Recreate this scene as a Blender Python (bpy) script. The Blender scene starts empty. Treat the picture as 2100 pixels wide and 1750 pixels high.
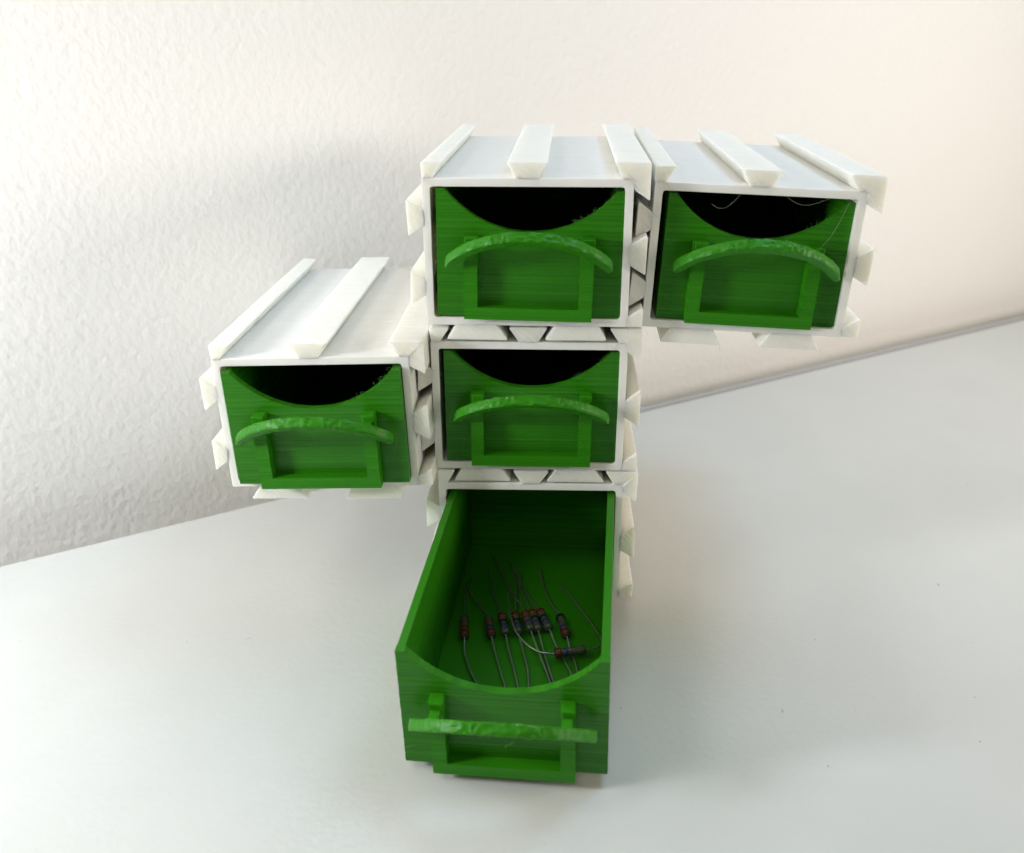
import bpy, bmesh, math, random
from mathutils import Vector, Matrix, noise
C = bpy.context.scene
MM = 0.001
random.seed(7)

# ------------------------------------------------------------------ camera
def cam_axes(pitch, yaw, roll):
    cp, sp, cy, sy = math.cos(pitch), math.sin(pitch), math.cos(yaw), math.sin(yaw)
    f = Vector((-sy*cp, cy*cp, -sp)); r = Vector((cy, sy, 0)); u = r.cross(f)
    cr, sr = math.cos(roll), math.sin(roll)
    return cr*r + sr*u, -sr*r + cr*u, f
CR, CU, CF = cam_axes(0.4181, -0.0323, -0.0104)
cd = bpy.data.cameras.new('camera'); cam = bpy.data.objects.new('camera', cd)
C.collection.objects.link(cam); C.camera = cam
mw = Matrix.Identity(4)
for i in range(3):
    mw[i][0], mw[i][1], mw[i][2] = CR[i], CU[i], -CF[i]
mw[0][3], mw[1][3], mw[2][3] = -8.9557*MM, -170.4263*MM, 120.3815*MM
cam.matrix_world = mw
cd.sensor_width = 36; cd.lens = 36*1877.06/2100
cd.clip_start = 0.005; cd.clip_end = 20
cd.dof.use_dof = True; cd.dof.focus_distance = 0.185; cd.dof.aperture_fstop = 21

# ------------------------------------------------------------------ light
w = bpy.data.worlds.new('World'); C.world = w; w.use_nodes = True
bg = w.node_tree.nodes['Background']
bg.inputs[0].default_value = (1.0, 0.85, 0.35, 1); bg.inputs[1].default_value = 0.10
C.view_settings.view_transform = 'Standard'; C.view_settings.look = 'None'
C.view_settings.exposure = 0.0; C.view_settings.gamma = 1.0; C.view_settings.use_curve_mapping = False
def area(name, loc, target, size, energy, col, sy=None):
    l = bpy.data.lights.new(name, 'AREA'); l.energy = energy; l.color = col; l.size = size
    if sy: l.shape = 'RECTANGLE'; l.size_y = sy
    o = bpy.data.objects.new(name, l); C.collection.objects.link(o)
    o.location = Vector(loc)*MM
    d = (Vector(target)-Vector(loc)); o.rotation_euler = d.to_track_quat('-Z', 'Y').to_euler()
    return o
area('left_lamp', (-200, -110, 300), (0, 20, 40), 0.10, 0.25, (1.0, 0.94, 0.93))
area('low_left_lamp', (-250, -90, 130), (0, 30, 30), 0.045, 0.60, (0.88, 0.89, 0.93))
area('right_warm_fill', (315, -30, 135), (60, 110, 20), 0.12, 0.42, (1.0, 0.84, 0.73))  # warm fill added to brighten wall and desk under the right overhang
area('far_right_lamp', (850, -380, 260), (0, 40, 60), 0.22, 1.82, (1.0, 0.975, 0.94))
area('overhead_fill', (170, 60, 420), (30, 20, 40), 0.14, 0.60, (0.48, 0.72, 1.0))  # unseen cool fill added low overhead to brighten the housing tops
area('front_fill', (-60, -560, 640), (0, 60, 60), 0.25, 0.50, (1.0, 0.985, 0.95))  # unseen soft fill added in front to raise wall and drawer fronts
C.cycles.max_bounces = 8; C.cycles.diffuse_bounces = 4; C.cycles.use_denoising = True

# ------------------------------------------------------------------ materials
def mat(name, col, rough=0.5, spec=0.5):
    m = bpy.data.materials.new(name); m.use_nodes = True
    b = m.node_tree.nodes['Principled BSDF']
    b.inputs['Base Color'].default_value = (*col, 1); b.inputs['Roughness'].default_value = rough
    b.inputs['Specular IOR Level'].default_value = spec
    return m, m.node_tree, b
def N(nt, t, **k):
    n = nt.nodes.new(t)
    for a, v in k.items():
        if a in n.inputs.keys() if isinstance(a, str) else False: n.inputs[a].default_value = v
        else: setattr(n, a, v)
    return n
def noise_tex(nt, scale_vec, scale, detail=2, rough=0.5, rot=(0,0,0)):
    tc = N(nt, 'ShaderNodeTexCoord'); mp = N(nt, 'ShaderNodeMapping')
    mp.inputs['Scale'].default_value = tuple(1/a for a in scale_vec); mp.inputs['Rotation'].default_value = rot
    mp.vector_type = 'TEXTURE'; nt.links.new(tc.outputs['Object'], mp.inputs[0])
    n = N(nt, 'ShaderNodeTexNoise'); n.inputs['Scale'].default_value = scale
    n.inputs['Detail'].default_value = detail; n.inputs['Roughness'].default_value = rough
    nt.links.new(mp.outputs[0], n.inputs['Vector'])
    return n
def bump(nt, b, height, dist, strength=1.0, prev=None):
    bp = N(nt, 'ShaderNodeBump'); bp.inputs['Strength'].default_value = strength
    bp.inputs['Distance'].default_value = dist
    nt.links.new(height, bp.inputs['Height'])
    if prev: nt.links.new(prev.outputs[0], bp.inputs['Normal'])
    nt.links.new(bp.outputs[0], b.inputs['Normal'])
    return bp
def ramp(nt, fac, stops):
    r = N(nt, 'ShaderNodeValToRGB'); nt.links.new(fac, r.inputs[0])
    e = r.color_ramp.elements
    e[0].position, e[0].color = stops[0][0], (*stops[0][1], 1); e[1].position, e[1].color = stops[-1][0], (*stops[-1][1], 1)
    for p, c in stops[1:-1]:
        x = e.new(p); x.color = (*c, 1)
    return r

def green_material(name, sv, rot=(0,0,0), dist=0.00005, rough=0.36, freq=1500, gain=1.0, vary=1.0):
    m, nt, b = mat(name, (0.022, 0.16, 0.004), rough, 0.3 if gain == 1.0 else 0.22)
    n1 = noise_tex(nt, sv, freq, 1.2, 0.5, rot)
    n2 = noise_tex(nt, (1,1,1), 900, 3)
    n3 = noise_tex(nt, tuple(0.3*a for a in sv), 1600, 2)
    mx = N(nt, 'ShaderNodeMix'); mx.data_type = 'FLOAT'; mx.inputs[0].default_value = 0.35
    nt.links.new(n1.outputs[0], mx.inputs[2]); nt.links.new(n3.outputs[0], mx.inputs[3])
    r = ramp(nt, mx.outputs[0], [(0.32, tuple(gain*(m_+vary*(a_-m_)) for a_, m_ in ((0.013, 0.023), (0.112, 0.180), (0.0016, 0.003)))), (0.52, (0.023*gain, 0.180*gain, 0.0030*gain)), (0.72, tuple(gain*(m_+vary*(a_-m_)) for a_, m_ in ((0.033, 0.023), (0.245, 0.180), (0.005, 0.003))))])
    nt.links.new(r.outputs[0], b.inputs['Base Color'])
    p = bump(nt, b, n1.outputs[0], dist, 1.0)
    bump(nt, b, n2.outputs[0], 0.00003, 0.6, p)
    b.inputs['Subsurface Weight'].default_value = 0.0
    return m
M_GREEN = green_material('green_plastic_horizontal_layers', (0.0015, 0.0015, 1.0), dist=0.00010, rough=0.33, freq=1700, vary=0.85)
M_GREEN_F = green_material('green_plastic_frame_lightened', (0.004, 0.004, 1.0), dist=0.00008, freq=1900, gain=1.12, vary=0.5)  # same plastic lightened so frame and posts show as brightly lit edges
M_GREEN_H = green_material('green_plastic_diagonal_strands', (0.16, 0.8, 0.8), (0, math.radians(8), 0), 0.00003, 0.42, 1900, 1.12, 0.15)

def white_material(name, sv, rot, dist, col=(0.80, 0.80, 0.735), rough=0.42):
    m, nt, b = mat(name, col, rough, 0.45)
    n1 = noise_tex(nt, sv, 2200, 3, 0.6, rot)
    n2 = noise_tex(nt, (1,1,1), 250, 3, 0.55)
    r = ramp(nt, n2.outputs[0], [(0.3, tuple(c*0.97 for c in col)), (0.5, col), (0.75, tuple(min(1, c*1.02) for c in col))])
    nt.links.new(r.outputs[0], b.inputs['Base Color'])
    bump(nt, b, n1.outputs[0], dist)
    b.inputs['Subsurface Weight'].default_value = 0.85 if 'rail' in name else 0.35
    b.inputs['Subsurface Radius'].default_value = (1.0, 0.95, 0.75)
    b.inputs['Subsurface Scale'].default_value = 0.0020
    return m
M_WHITE = white_material('natural_white_plastic', (0.012, 1.0, 0.012), (0,0,0), 0.00001, (0.85, 0.845, 0.80))
M_RAIL = white_material('natural_white_plastic_rail', (0.012, 1.0, 0.012), (0,0,0), 0.00003, (0.86, 0.86, 0.795), 0.4)
M_RAIL_END = white_material('natural_white_plastic_rail_end', (1.0, 1.0, 0.10), (0, math.radians(-42), 0), 0.00020, (0.86, 0.85, 0.775), 0.33)

def resistor_mat(name, col, rough=0.25):
    m, nt, b = mat(name, col, rough, 0.5)
    n = noise_tex(nt, (1,1,1), 1500, 2); bump(nt, b, n.outputs[0], 0.00003)
    r = ramp(nt, n.outputs[0], [(0.3, tuple(c*0.8 for c in col)), (0.7, col)])
    nt.links.new(r.outputs[0], b.inputs['Base Color'])
    return m
M_BODY = resistor_mat('olive_grey_enamel', (0.06, 0.07, 0.045))
M_RED = resistor_mat('red_band_paint', (0.12, 0.018, 0.008))
M_VIO = resistor_mat('violet_band_paint', (0.035, 0.03, 0.11))
M_BLK = resistor_mat('black_band_paint', (0.012, 0.012, 0.012))
M_BRN = resistor_mat('brown_band_paint', (0.14, 0.045, 0.015))
M_WIRE, nt, b = mat('tinned_wire', (0.42, 0.42, 0.40), 0.33); b.inputs['Metallic'].default_value = 0.85
n = noise_tex(nt, (1,1,1), 2500, 2); bump(nt, b, n.outputs[0], 0.00003)
M_HAIR, nt, b = mat('thin_plastic_hair', (0.45, 0.50, 0.38), 0.4)
n = noise_tex(nt, (1,1,1), 900, 2); bump(nt, b, n.outputs[0], 0.00002)
M_GHAIR, nt, b = mat('green_plastic_hair', (0.10, 0.28, 0.06), 0.4)
n = noise_tex(nt, (1,1,1), 900, 2); bump(nt, b, n.outputs[0], 0.00002)

# wall plaster: rolled paint with small rounded lumps
M_WALL, nt, b = mat('rolled_white_wall_paint', (0.87, 0.855, 0.82), 0.6, 0.3)
n1 = noise_tex(nt, (1,1,0.85), 520, 1.6, 0.45); n2 = noise_tex(nt, (1,1,1), 120, 1, 0.4)
mx = N(nt, 'ShaderNodeMix'); mx.data_type = 'FLOAT'; mx.inputs[0].default_value = 0.3
nt.links.new(n1.outputs[0], mx.inputs[2]); nt.links.new(n2.outputs[0], mx.inputs[3])
bump(nt, b, mx.outputs[0], 0.00064, 0.6)
# desk laminate
M_DESK, nt, b = mat('white_desk_laminate', (0.60, 0.61, 0.605), 0.24, 0.65)
n1 = noise_tex(nt, (1,1,1), 30, 4, 0.6)
r = ramp(nt, n1.outputs[0], [(0.3, (0.585, 0.598, 0.57)), (0.7, (0.615, 0.628, 0.60))]); nt.links.new(r.outputs[0], b.inputs['Base Color'])
n2 = noise_tex(nt, (1,1,1), 700, 3); bump(nt, b, n2.outputs[0], 0.00006)
M_DUST, nt, b = mat('dark_dust', (0.12, 0.09, 0.07), 0.8)
n = noise_tex(nt, (1,1,1), 900, 2); bump(nt, b, n.outputs[0], 0.00002)

# ------------------------------------------------------------------ helpers
def link(name, bm, m, parent=None, smooth=False):
    me = bpy.data.meshes.new(name); bm.normal_update(); bm.to_mesh(me); bm.free()
    me.materials.append(m)
    if smooth:
        for p in me.polygons: p.use_smooth = True
    o = bpy.data.objects.new(name, me); C.collection.objects.link(o)
    if parent: o.parent = parent
    return o
def bevel(o, wdt=0.00015, seg=2, ang=35):
    md = o.modifiers.new('bevel', 'BEVEL'); md.width = wdt; md.segments = seg
    md.limit_method = 'ANGLE'; md.angle_limit = math.radians(ang); return o
def thing(name, label, cat, mtx, group=None):
    o = bpy.data.objects.new(name, None); C.collection.objects.link(o)
    o.empty_display_size = 0.01; o.matrix_world = mtx
    o['label'] = label; o['category'] = cat
    if group: o['group'] = group
    return o
def box(bm, x0, x1, y0, y1, z0, z1):
    v = [bm.verts.new((x*MM, y*MM, z*MM)) for x in (x0,x1) for y in (y0,y1) for z in (z0,z1)]
    for f in ((0,1,3,2),(4,6,7,5),(0,4,5,1),(2,3,7,6),(0,2,6,4),(1,5,7,3)): bm.faces.new([v[i] for i in f])
def layered_prism(poly, y0, y1, step=0.9, jit=0.05, seed=0):
    """polygon in x,z extruded along y in printed layers, each ring a touch out of line"""
    rnd = random.Random(seed); bm = bmesh.new()
    n = max(2, int((y1-y0)/step)); rings = []
    for k in range(n+1):
        y = y0 + (y1-y0)*k/n
        j = 0.0 if k == 0 else jit
        jy = 0.09 if k == 0 and jit > 0.04 else 0.0
        rings.append([bm.verts.new(((x+rnd.uniform(-j, j))*MM, (y+rnd.uniform(-jy, jy))*MM, (z+rnd.uniform(-j, j))*MM)) for x, z in poly])
    L = len(poly)
    for a, c in zip(rings, rings[1:]):
        for i in range(L):
            bm.faces.new((a[i], a[(i+1) % L], c[(i+1) % L], c[i]))
    bm.faces.new(rings[0][::-1]); bm.faces.new(rings[-1])
    bmesh.ops.recalc_face_normals(bm, faces=bm.faces)
    return bm
def round_poly(pts, r=0.22, seg=3):
    out = []; L = len(pts)
    for i in range(L):
        p = Vector(pts[i]); a = Vector(pts[i-1]); c = Vector(pts[(i+1) % L])
        u = (a-p); v = (c-p); rr = min(r, u.length*.4, v.length*.4)
        A = p+u.normalized()*rr; B = p+v.normalized()*rr
        for k in range(seg+1):
            t = k/seg; out.append(tuple((1-t)**2*A + 2*t*(1-t)*p + t*t*B))
    return out
def tube(bm, pts, rad, seg=8):
    """pts in mm"""
    pts = [Vector(p) for p in pts]; rings = []
    up = Vector((0.123, 0.2, 1)).normalized()
    for i, p in enumerate(pts):
        t = (pts[min(i+1, len(pts)-1)] - pts[max(i-1, 0)]).normalized()
        s = t.cross(up).normalized(); q = s.cross(t).normalized()
        rr = rad[i] if isinstance(rad, (list, tuple)) else rad
        rings.append([bm.verts.new((p + (s*math.cos(a)+q*math.sin(a))*rr)*MM) for a in [2*math.pi*k/seg for k in range(seg)]])
    for a, c in zip(rings, rings[1:]):
        for i in range(seg): bm.faces.new((a[i], a[(i+1) % seg], c[(i+1) % seg], c[i]))
    bm.faces.new(rings[0][::-1]); bm.faces.new(rings[-1])
def spline(pts, n=6):
    P = [Vector(p) for p in pts]; P = [2*P[0]-P[1]] + P + [2*P[-1]-P[-2]]; out = []
    for i in range(1, len(P)-2):
        for k in range(n):
            t = k/n
            out.append(0.5*((2*P[i]) + (P[i+1]-P[i-1])*t + (2*P[i-1]-5*P[i]+4*P[i+1]-P[i+2])*t*t + (3*P[i]-P[i-1]-3*P[i+1]+P[i+2])*t**3))
    out.append(P[-2]); return out
def tag_structure(o): o['kind'] = 'structure'; return o

# ------------------------------------------------------------------ the setting: desk top and wall
tdir = Vector((0.8934, 0.4493, 0)); ndir = Vector((-0.4493, 0.8934, 0)); off = 79.1
ang = math.atan2(tdir.y, tdir.x)
RZ = Matrix.Rotation(ang, 4, 'Z')
bm = bmesh.new(); box(bm, -900, 1200, -1100, 0, -22, 0)
desk = tag_structure(link('desk', bm, M_DESK)); bevel(desk, 0.0009, 3)
desk.matrix_world = Matrix.Translation(ndir*off*MM) @ RZ
M_STRIP, nt, b = mat('grey_strip', (0.42, 0.42, 0.42), 0.6)
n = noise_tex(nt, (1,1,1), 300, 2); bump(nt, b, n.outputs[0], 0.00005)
bm = bmesh.new(); tube(bm, [(x, 1.3, -0.35+0.001*max(0, min(x, 300))) for x in range(20, 900, 20)], 0.85, 10)  # plain grey strip drawing the soft grey line along the desk's back edge
link('rear_strip', bm, M_STRIP, desk, smooth=True)
bm = bmesh.new(); box(bm, -1000, 1300, 0, 60, -300, 900)
wall = tag_structure(link('wall', bm, M_WALL))
wall.matrix_world = Matrix.Translation(ndir*(off+17)*MM) @ RZ

# ------------------------------------------------------------------ housings
E_, T_, H_IN, W_IN, DEP = 1.50, 2.95, 24.95, 36.0, 71.6
W2 = W_IN/2 + E_; HT = H_IN + 2*E_
PX, PZ = 2*W2 + T_, HT + T_
BASE = {'E': (0, T_), 'D': (0, T_+PZ), 'A': (0, T_+2*PZ), 'B': (PX, T_+2*PZ), 'C': (-PX, T_+PZ)}
POSE = {'E': (0.35, 0.61, 0.09, -0.72, -0.09, -4.7), 'D': (0.0, 0.85, 0.51, 0.04, 0.25, -4.7),
        'A': (-0.31, 0.22, 1.2, -0.5, 0.29, -5.38), 'B': (0.47, -0.18, -0.85, -0.49, 2.68, -5.83),
        'C': (-0.51, -1.51, -0.95, -0.26, -1.45, -4.92)}
def eul(rx, ry, rz):
    return (Matrix.Rotation(math.radians(rz), 4, 'Z') @ Matrix.Rotation(math.radians(ry), 4, 'Y') @ Matrix.Rotation(math.radians(rx), 4, 'X'))
def module_matrix(k):
    b, q = BASE[k], POSE[k]
    return (Matrix.Translation(Vector((b[0]+q[0], q[1], b[1]+q[2]+HT/2))*MM) @ eul(*q[3:]) @ Matrix.Translation(Vector((0, 0, -HT/2*MM))))

def shell_mesh(seed):
    rnd = random.Random(seed); bm = bmesh.new()
    outer = round_poly([(-W2, 0), (W2, 0), (W2, HT), (-W2, HT)], 0.35, 4)
    inner = round_poly([(-W2+E_, E_), (W2-E_, E_), (W2-E_, HT-E_), (-W2+E_, HT-E_)], 0.7, 4)
    n = 70; ro, ri = [], []
    for k in range(n+1):
        y = DEP*k/n; j = 0.0 if k == 0 else 0.035
        ro.append([bm.verts.new(((x+rnd.uniform(-j, j))*MM, y*MM, (z+rnd.uniform(-j, j))*MM)) for x, z in outer])
        yi = min(y, DEP-1.5)+ (0.001*k if y > DEP-1.5 else 0)
        ri.append([bm.verts.new(((x+rnd.uniform(-j, j))*MM, yi*MM, (z+rnd.uniform(-j, j))*MM)) for x, z in inner])
    L = len(outer)
    for i in range(L):
        i2 = (i+1) % L
        for a in range(n):
            bm.faces.new((ro[a][i], ro[a+1][i], ro[a+1][i2], ro[a][i2]))
            if a < n-2: bm.faces.new((ri[a][i], ri[a][i2], ri[a+1][i2], ri[a+1][i]))
        bm.faces.new((ro[0][i], ro[0][i2], ri[0][i2], ri[0][i]))
    bm.faces.new(ro[n]); bm.faces.new(ri[n-2])
    for k in (n-1, n):
        for v in ri[k]: bm.verts.remove(v)
    bmesh.ops.recalc_face_normals(bm, faces=bm.faces)
    return bm
e = 0.12   # rails bite slightly into the shell
def rails():
    top = HT; R = W2
    yield 'top_rail', [(-R, top-e), (-R+1.9, top-e), (-R+3.8, top+T_), (-R, top+T_)]
    yield 'top_rail', [(-1.9, top-e), (1.9, top-e), (3.78, top+T_), (-3.78, top+T_)]
    yield 'corner_rail', [(R-3.8, top+T_), (R-1.9, top-e), (R-e, top-e), (R-e, top-1.9), (R+T_, top-3.9), (R+T_, top+T_)]
    yield 'side_rail', [(R-e, HT/2-1.9), (R+T_, HT/2-3.8), (R+T_, HT/2+3.8), (R-e, HT/2+1.9)]
    yield 'side_rail', [(R-e, 0), (R+T_, 0), (R+T_, 3.8), (R-e, 1.9)]
    for c in (HT*.26, HT*.74):
        yield 'side_rail', [(-R+e, c-1.4), (-R+e, c+1.4), (-R-T_+.1, c+3.5), (-R-T_+.1, c-3.5)]
    for c in (-9.75, 9.75):
        yield 'bottom_rail', [(c-4.0, e), (c+4.0, e), (c+6.0, -T_+.05), (c-6.0, -T_+.05)]
HL = {'A': 'white drawer housing at the top middle of the stack, above the half open resistor column',
      'B': 'white drawer housing overhanging to the right, its underside rails hanging free',
      'C': 'white drawer housing overhanging to the left in front of the wall shadow',
      'D': 'white drawer housing in the middle, between the top housing and the one on the desk',
      'E': 'lowest white drawer housing, standing on the desk with its drawer pulled out'}
for s, k in enumerate('ABCDE'):
    root = thing('drawer_housing', HL[k], 'drawer housing', module_matrix(k), 'white drawer housings slotted together')
    o = link('shell', shell_mesh(s), M_WHITE, root); bevel(o, 0.00022, 2, 50)
    for j, (nm, poly) in enumerate(rails()):
        rr = random.Random(s*31+j)
        poly = [(x+rr.uniform(-.2, .2), z+(rr.uniform(-.1, .1) if abs(z-e) > .3 and abs(z-HT) > .3 else 0)) for x, z in poly]
        f = link(nm, layered_prism(round_poly(poly, 0.45, 3), -0.05+rr.uniform(-.12, .05), DEP+rr.uniform(-.3, .05), 0.9, 0.045, s*50+j), M_RAIL, root)
        f.data.materials.append(M_RAIL_END)
        for pl in f.data.polygons:
            if pl.normal.y < -0.9: pl.material_index = 1
        bevel(f, 0.0003, 2, 60)

    # wisps of stringing left hanging at the rail ends
    rs = random.Random(900+s); bm = bmesh.new(); pl = [p for _, q in rails() for p in q]
    for _ in range(16):
        x, z = rs.choice(pl); p = Vector((x, -0.03, z)); d = Vector((rs.uniform(-1, 1), rs.uniform(-.5, .1), rs.uniform(-1.2, .4))).normalized(); q = [p]
        for i in range(4):
            d = (d+Vector((rs.uniform(-.6, .6), rs.uniform(-.3, .1), rs.uniform(-.6, .4)))).normalized(); q.append(q[-1]+d*rs.uniform(.15, .5))
        tube(bm, spline(q, 3), rs.uniform(.014, .032), 5)
    f = link('stringing', bm, M_HAIR, root); f['kind'] = 'stuff'

# ------------------------------------------------------------------ drawers
DW, DH, DL, WT = 35.1/2, 24.2, 68.0, 1.5
ARC_R, ARC_LOW = 20.3, 16.4
def drawer_body():
    bm = bmesh.new()
    box(bm, -DW, DW, 1.45, DL, 0, 1.4)
    for s in (-1, 1):
        x0, x1 = sorted((s*DW, s*(DW-WT)))
        box(bm, x0, x1, 1.45, DL, 1.4, DH)
    box(bm, -DW+WT, DW-WT, DL-1.5, DL, 1.4, DH)
    return bm
def front_panel(seed):
    rnd = random.Random(seed); bm = bmesh.new(); lay = 0.3; n = round(DH/lay); drift = 0
    for i in range(n):
        z0, z1 = i*DH/n, (i+1)*DH/n; zm = (z0+z1)/2
        drift = 0.7*drift + rnd.uniform(-.022, .022)
        yf = 0 + drift + rnd.uniform(-.012, .012)
        jx = rnd.uniform(-.05, .03)
        if zm < ARC_LOW: box(bm, -DW+jx, DW-jx, yf, 1.6, z0, z1)
        else:
            hs = []
            for zz in (z0, z1):
                h = math.sqrt(max(0, ARC_R**2 - (ARC_LOW+ARC_R-zz)**2))
                hs.append(min(max(h, 0.05), DW-1.3))
            for sg in (-1, 1):
                jj = rnd.uniform(-.03, .03) if sg < 0 else rnd.uniform(-.06, .06)
                V = []
                for y in (yf, 1.6):
                    for zz, h in ((z0, hs[0]), (z1, hs[1])):
                        V.append(bm.verts.new((sg*(h+jj)*MM, y*MM, zz*MM))); V.append(bm.verts.new((sg*(DW-jx)*MM, y*MM, zz*MM)))
                for f in ((0,1,3,2),(4,5,7,6),(0,1,5,4),(2,3,7,6),(0,2,6,4),(1,3,7,5)): bm.faces.new([V[i] for i in f])
    bmesh.ops.recalc_face_normals(bm, faces=bm.faces)
    return bm
def frame_mesh(seed):
    """U shaped label holder, its uprights running on past the card slot"""
    rnd = random.Random(seed); bm = bmesh.new(); dp = 2.4
    box(bm, -12.2, 12.2, -dp, 0.1, 0, 2.35)
    for s in (-1, 1):
        z = 2.35
        while z < 15.7:
            j = rnd.uniform(-.05, .06); k = rnd.uniform(-.03, .05)
            x0, x1 = sorted((s*(9.65+j), s*(12.2+k)))
            box(bm, x0, x1, -dp+rnd.uniform(-.04, .04), 0.1, z, min(z+.34, 15.8)); z += .34
    return bm
def post_cap(s, seed):
    rnd = random.Random(seed); bm = bmesh.new()
    x0, x1 = sorted((s*9.7, s*12.05))
    box(bm, x0+rnd.uniform(0, .3), x1+rnd.uniform(0, .3), -2.75, 0.1, 14.4, 15.9)
    xa, xb = sorted((s*10.0, s*11.8)); box(bm, xa, xb, -4.8, -2.6, 13.2, 14.6)
    return bm
def handle_mesh(seed, flat=0.0):
    rnd = random.Random(seed); bm = bmesh.new(); rings = []; n = 150
    a = Vector((0, -1, 1)).normalized(); nn = Vector((0, -1, -1)).normalized()
    R = (15.2**2 + 8.9**2)/(2*8.9)
    off = Vector((seed*7.3, 1.1, 0))
    def P(x):
        s = math.sqrt(R*R-x*x)-(R-8.9)
        return Vector((x, -2.3, 10.7)) + a*s
    for k in range(n+1):
        x = -15.2 + 30.4*k/n
        p = P(x); t = (P(min(x+.3, 15.2))-P(max(x-.3, -15.2))).normalized()
        r = t.cross(nn).normalized(); r = -r if r.dot(a) < 0 else r
        mid = max(0, 1-abs(x)/10)
        stair = 0.035*(round(x/0.55) % 2)*(0.4 if mid > .6 else 1)
        hw, hn = 0.98, 1.05
        endt = min(1, (15.2-abs(x))/2.2+.62)
        ring = []
        m = 20
        for j in range(m):
            th = 2*math.pi*j/m; c, s_ = math.cos(th), math.sin(th)
            q = max(abs(c), abs(s_)); c, s_ = c/q**.93, s_/q**.93
            sag = noise.noise(Vector((x*.8, 2.5*c, 2.5*s_))+off)
            d = 0.12*sag*(1 + 1.8*mid)
            if s_ < 0: d += mid*0.45*max(0, noise.noise(Vector((x*.9, 5, 3))+off))+stair*.8
            if s_ > .3 and 3 < abs(x) < 7: d += 0.45*max(0, noise.noise(Vector((x*1.4, c*1.5, 7))+off))
            ring.append(bm.verts.new((p + r*(s_*(hw*endt+d)+ (stair if s_ > 0 else 0)) + nn*(c*(hn+.3*d)))*MM))
        rings.append(ring)
    for A, B in zip(rings, rings[1:]):
        for j in range(20): bm.faces.new((A[j], A[(j+1) % 20], B[(j+1) % 20], B[j]))
    bm.faces.new(rings[0]); bm.faces.new(rings[-1][::-1])
    bmesh.ops.recalc_face_normals(bm, faces=bm.faces)
    return bm
def hair(pts, r=0.035, n=8):
    bm = bmesh.new(); tube(bm, spline(pts, n), r, 5); return bm
def fuzz(seed, x0=8.0, x1=16.3, cnt=22):
    """stringing left along the right half of the scooped edge"""
    rnd = random.Random(seed); bm = bmesh.new()
    for _ in range(cnt):
        x = rnd.uniform(x0, x1); z = ARC_LOW+ARC_R-math.sqrt(ARC_R**2-x*x)
        y = rnd.uniform(0.2, 1.4); p = Vector((x, y, z-.05)); d = Vector((rnd.uniform(-.9, .3), rnd.uniform(-.3, .3), rnd.uniform(.2, 1))).normalized()
        q = [p]; 
        for i in range(4):
            d = (d+Vector((rnd.uniform(-.7, .7), rnd.uniform(-.4, .4), rnd.uniform(-.6, .5)))).normalized(); q.append(q[-1]+d*rnd.uniform(.12, .32))
        tube(bm, q, 0.015, 4)
    return bm
DLAB = {'A': 'green drawer in the top middle housing, pushed fully in',
        'B': 'green drawer in the right overhanging housing, stray plastic hairs across its scoop',
        'C': 'green drawer in the left overhanging housing, standing slightly proud of it',
        'D': 'green drawer pushed into the middle housing, directly above the open one',
        'E': 'green drawer pulled far out onto the desk with resistors lying inside'}
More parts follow.
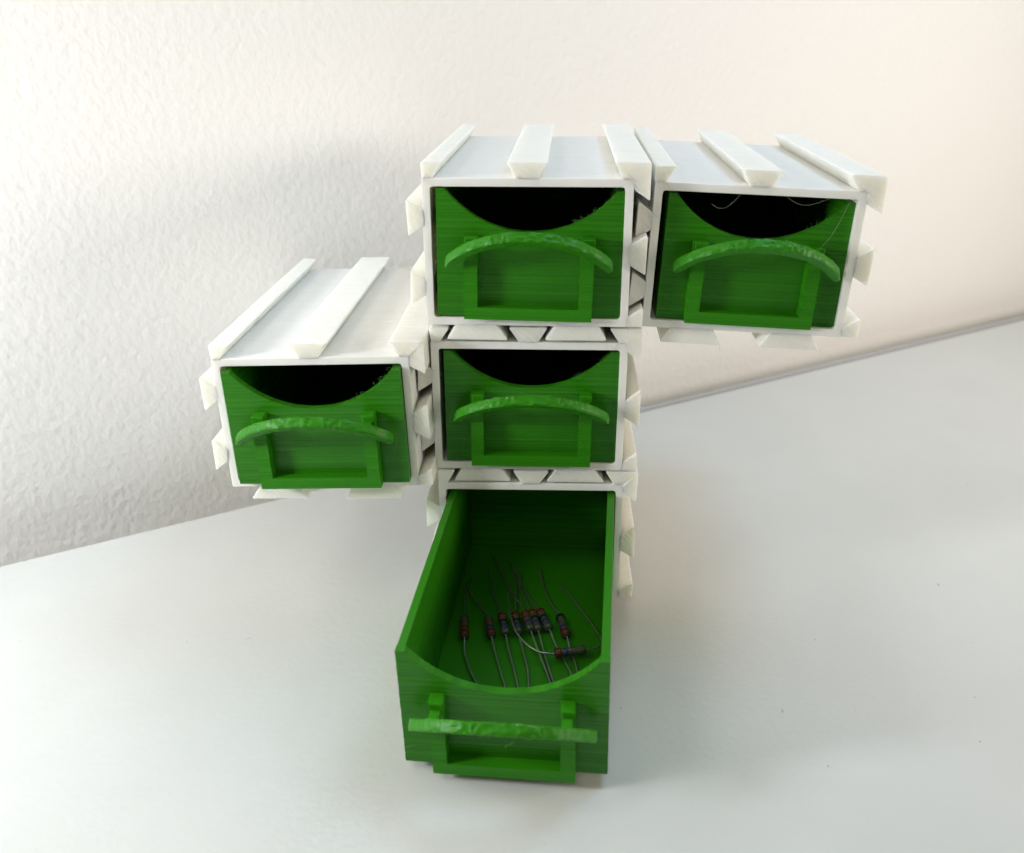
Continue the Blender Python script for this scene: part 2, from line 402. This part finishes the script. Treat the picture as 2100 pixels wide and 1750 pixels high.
# drawer pose inside its housing: x, y, z, rx, ry, rz  (mm, degrees)
DPOSE = {'A': (0.22, 0.35, 1.62, 0, 1.0, 0.3), 'B': (0.75, 1.1, 1.55, 0, 0.4, 0.8),
         'C': (0.4, -1.8, 1.6, 0, -0.3, -0.3), 'D': (0.5, 0.5, 1.62, 0, 0.1, 0.3)}
def drawer_matrix(k):
    if k == 'E':
        return Matrix.Translation(Vector((-6.8, -49.62, 2.2))*MM) @ eul(2.1, -0.7, -8.6)
    q = DPOSE[k]
    return module_matrix(k) @ Matrix.Translation(Vector(q[:3])*MM) @ eul(*q[3:])
for s, k in enumerate('ABCDE'):
    root = thing('drawer', DLAB[k], 'drawer', drawer_matrix(k), 'green printed drawers')
    bevel(link('body', drawer_body(), M_GREEN, root), 0.0001, 1)
    link('front_panel', front_panel(s+3), M_GREEN, root)
    fr = link('label_frame', frame_mesh(s+11), M_GREEN_F, root)
    for sd in (-1, 1): bevel(link('post_cap', post_cap(sd, s*2+sd), M_GREEN_F, root), 0.0002, 2)
    hd = link('handle', handle_mesh(s+1), M_GREEN_H, root, smooth=True)
    hd.data.set_sharp_from_angle(angle=math.radians(38))
    f = link('fuzz', fuzz(s+70, cnt=8 if k == 'E' else 22), M_GHAIR, root); f['kind'] = 'stuff'
    if k == 'B':
        link('plastic_hair', hair([(15.6, -.6, 24.3), (14.2, -1.6, 21), (12.6, -2.6, 18), (10.6, -3.2, 15.6)], .015), M_HAIR, root)
        link('plastic_hair', hair([(3.2, -.9, 25.4), (5.5, -1.4, 23.9), (8, -1.5, 23.6), (11, -1.2, 24.6), (12.3, -.9, 25.2)], .015), M_HAIR, root)
        link('plastic_hair', hair([(-9.5, .2, 22.6), (-8.2, -.4, 22), (-6.5, -.4, 22.4), (-4.6, -.4, 24.6), (-4.4, -.2, 25.6)], .015), M_HAIR, root)
    if k == 'E':
        link('plastic_hair', hair([(3.2, -9.6, 19.2), (4.6, -9.8, 19.6), (6.3, -9.3, 18.6), (7.1, -9.4, 17.2)], .04), M_GHAIR, root)
        link('plastic_hair', hair([(-17.2, -.2, 3.4), (-16.6, -.6, 3.9), (-15.6, -.6, 4.3)], .025), M_GHAIR, root)
        link('plastic_hair', hair([(2.6, -8.2, 14.4), (2.2, -8.0, 13.5), (1.4, -7.6, 12.8), (1.2, -7.4, 12.0)], .025), M_GHAIR, root)
    if k == 'C':
        link('plastic_hair', hair([(15.8, -.3, 11), (15.6, -.7, 8), (14.9, -.7, 6), (14.5, -.3, 4.6)], .025), M_GHAIR, root)
    if k == 'D':
        link('plastic_hair', hair([(4.2, -9.0, 18.6), (1.5, -8.9, 18.3), (-2.0, -8.9, 18.9)], .025), M_GHAIR, root)

# ------------------------------------------------------------------ resistors lying in the open drawer
DM = drawer_matrix('E')
RES = [ # back end (x,y), front end (x,y) of the body; front lead points; back lead points; bands front to back; label
 ((-13.1, 37.3), (-12.0, 30.7), [(-11.4, 27), (-9.6, 22), (-7.3, 17.6), (-4.5, 13)], [(-13.8, 41), (-14.3, 46), (-13.9, 52)], 'RRBO', 'resistor nearest the left drawer wall, lying apart with a curved lead'),
 ((-8.1, 37.6), (-6.6, 31.7), [(-5.2, 27), (-3.6, 22), (-2.1, 17.5), (-1.4, 13)], [(-10.4, 41.5), (-13, 46), (-14.6, 51)], 'RVBO', 'second resistor from the left drawer wall, red band towards the front'),
 ((-5.2, 38.1), (-3.8, 32.6), [(-2.6, 28), (-0.8, 22), (0.3, 17.6), (0.8, 13)], [(-6.6, 42), (-8.9, 49), (-10.5, 56)], 'OVKR', 'third resistor from the left drawer wall, grey front end'),
 ((-2.5, 38.5), (-1.3, 33.2), [(0.0, 29), (1.6, 23), (2.3, 18), (3.0, 13)], [(-2.9, 43.3), (-3.5, 50), (-5.2, 56)], 'OVKR', 'fourth resistor from the left drawer wall, just behind the looping lead'),
 ((-0.6, 39.9), (1.4, 33.0), [(3.2, 28), (5.2, 23), (6.6, 19), (9.4, 14)], [(-3, 45), (-4.75, 48.6), (-10.1, 60.9)], 'OVBR', 'thick resistor in the middle of the row with a violet band'),
 ((1.0, 39.9), (2.7, 34.2), [(4.2, 29), (5.6, 24), (6.9, 20), (8.6, 15)], [(-0.6, 44), (-2.5, 49), (-3.0, 55)], 'OVKR', 'small dark resistor squeezed between two larger ones in the row'),
 ((2.5, 40.6), (5.0, 34.6), [(6.6, 30.5), (8.6, 26), (10.3, 21.9), (11.8, 15)], [(0.5, 44.5), (-1.2, 48.2), (-5.9, 58.8)], 'OVKR', 'resistor with a bright red back end, leaning right in the row'),
 ((6.8, 39.4), (8.7, 32.5), [(9.6, 29), (10.6, 26), (11.4, 22.5), (12.6, 17)], [(4.6, 44), (2.6, 50), (1.2, 57.2)], 'RVOK', 'rightmost lengthwise resistor, violet and red bands, set apart from the row'),
]
GRP = 'resistors in the open drawer'
BM = {'R': M_RED, 'V': M_VIO, 'B': M_BRN, 'O': M_BODY, 'K': M_BLK}
def resistor(back, front, zb, zf, fl, bl, bands, label, zlift=0.0, flz=None):
    b3 = Vector((back[0], back[1], zb)); f3 = Vector((front[0], front[1], zf)); mid = (b3+f3)/2
    d = (f3-b3); Lb = 6.5; u = d.normalized()
    M = DM @ Matrix.Translation(mid*MM)
    root = thing('resistor', label, 'resistor', M, GRP)
    prof = [(-3.25, .35), (-3.15, .85), (-2.8, 1.12), (-2.1, 1.15), (-1.5, .98), (0, .95), (1.5, .98), (2.1, 1.15), (2.8, 1.12), (3.15, .85), (3.25, .35)]
    bm = bmesh.new(); tube(bm, [u*a for a, r in prof], [r*.86 for a, r in prof], 18)
    link('body', bm, M_BODY, root, smooth=True)
    for a, key in zip((2.45, 0.95, -0.55, -2.45), bands):
        if key == 'O': continue
        wd = 0.62 if abs(a) > 2 else 0.5
        rr = 1.03 if abs(a) > 2 else 0.88
        bm = bmesh.new(); tube(bm, [u*(a-wd), u*(a-wd+.12), u*(a+wd-.12), u*(a+wd)], [rr-.08, rr, rr, rr-.08], 18)
        link('colour_band', bm, BM[key], root, smooth=True)
    fz = flz or [zf-.5, 2.0, 1.9, 1.9, 2.2, 3.0]
    ptsf = [f3-u*.2-mid, f3+u*.8-mid] + [Vector((x, y, fz[min(i, len(fz)-1)]))-mid for i, (x, y) in enumerate(fl)]
    ptsb = [b3+u*.2-mid, b3-u*.8-mid] + [Vector((x, y, max(1.7, zb-.4-.25*i)))-mid for i, (x, y) in enumerate(bl)]
    for q in (ptsf, ptsb):
        bm = bmesh.new(); tube(bm, spline(q, 5), 0.195, 8); link('lead', bm, M_WIRE, root, smooth=True)
for i, (bk, fr, fl, bl, bands, lab) in enumerate(RES):
    resistor(bk, fr, 2.62, 2.62 + (0.5 if i == 4 else 0), fl, bl, bands, lab)
resistor((12.4, 28.3), (6.9, 26.5), 3.1, 3.3, [(5.6, 26.0), (3.6, 25.9), (1.2, 27.3), (-1.2, 30.4), (-2.6, 34.2), (-3.8, 39), (-4.9, 46)],
         [(14.0, 29.2), (15.3, 30.4), (15.6, 33.0), (12.5, 40), (6.2, 52)], 'RVOO', 'resistor lying crosswise over the other leads near the right drawer wall',
         flz=[3.6, 4.0, 4.4, 4.6, 4.5, 4.0, 3.0])

# ------------------------------------------------------------------ dust on the desk
rnd = random.Random(5); bm = bmesh.new()
Di = desk.matrix_world.inverted()
for _ in range(55):
    x, y = rnd.uniform(-120, 170), rnd.uniform(-70, 60); r = rnd.choice([.06, .08, .1, .14])
    p = Vector((x, y, 0))
    if p.dot(ndir) > off-3: continue
    v = [bm.verts.new(Vector((x+r*math.cos(a)*rnd.uniform(.5, 1.2), y+r*math.sin(a)*rnd.uniform(.5, 1.2), 0.01))*MM) for a in (0, 1.2, 2.5, 3.8, 5.1)]
    t = bm.verts.new(Vector((x, y, r*.8))*MM)
    for i in range(5): bm.faces.new((v[i], v[(i+1) % 5], t))
for (x, y) in [(46, -36), (95, 5), (-60, -8), (50, -50), (-45, 20)]:
    a = rnd.uniform(0, 6.28); L = rnd.uniform(.5, 1.1); q = [Vector((x, y, .06))]
    for i in range(3):
        a += rnd.uniform(-.8, .8); q.append(q[-1] + Vector((math.cos(a), math.sin(a), 0))*L/3)
    tube(bm, q, 0.03, 5)
o = link('dust', bm, M_DUST); o['kind'] = 'stuff'; o['label'] = 'fine dark dust specks scattered on the white desk'; o['category'] = 'dust'
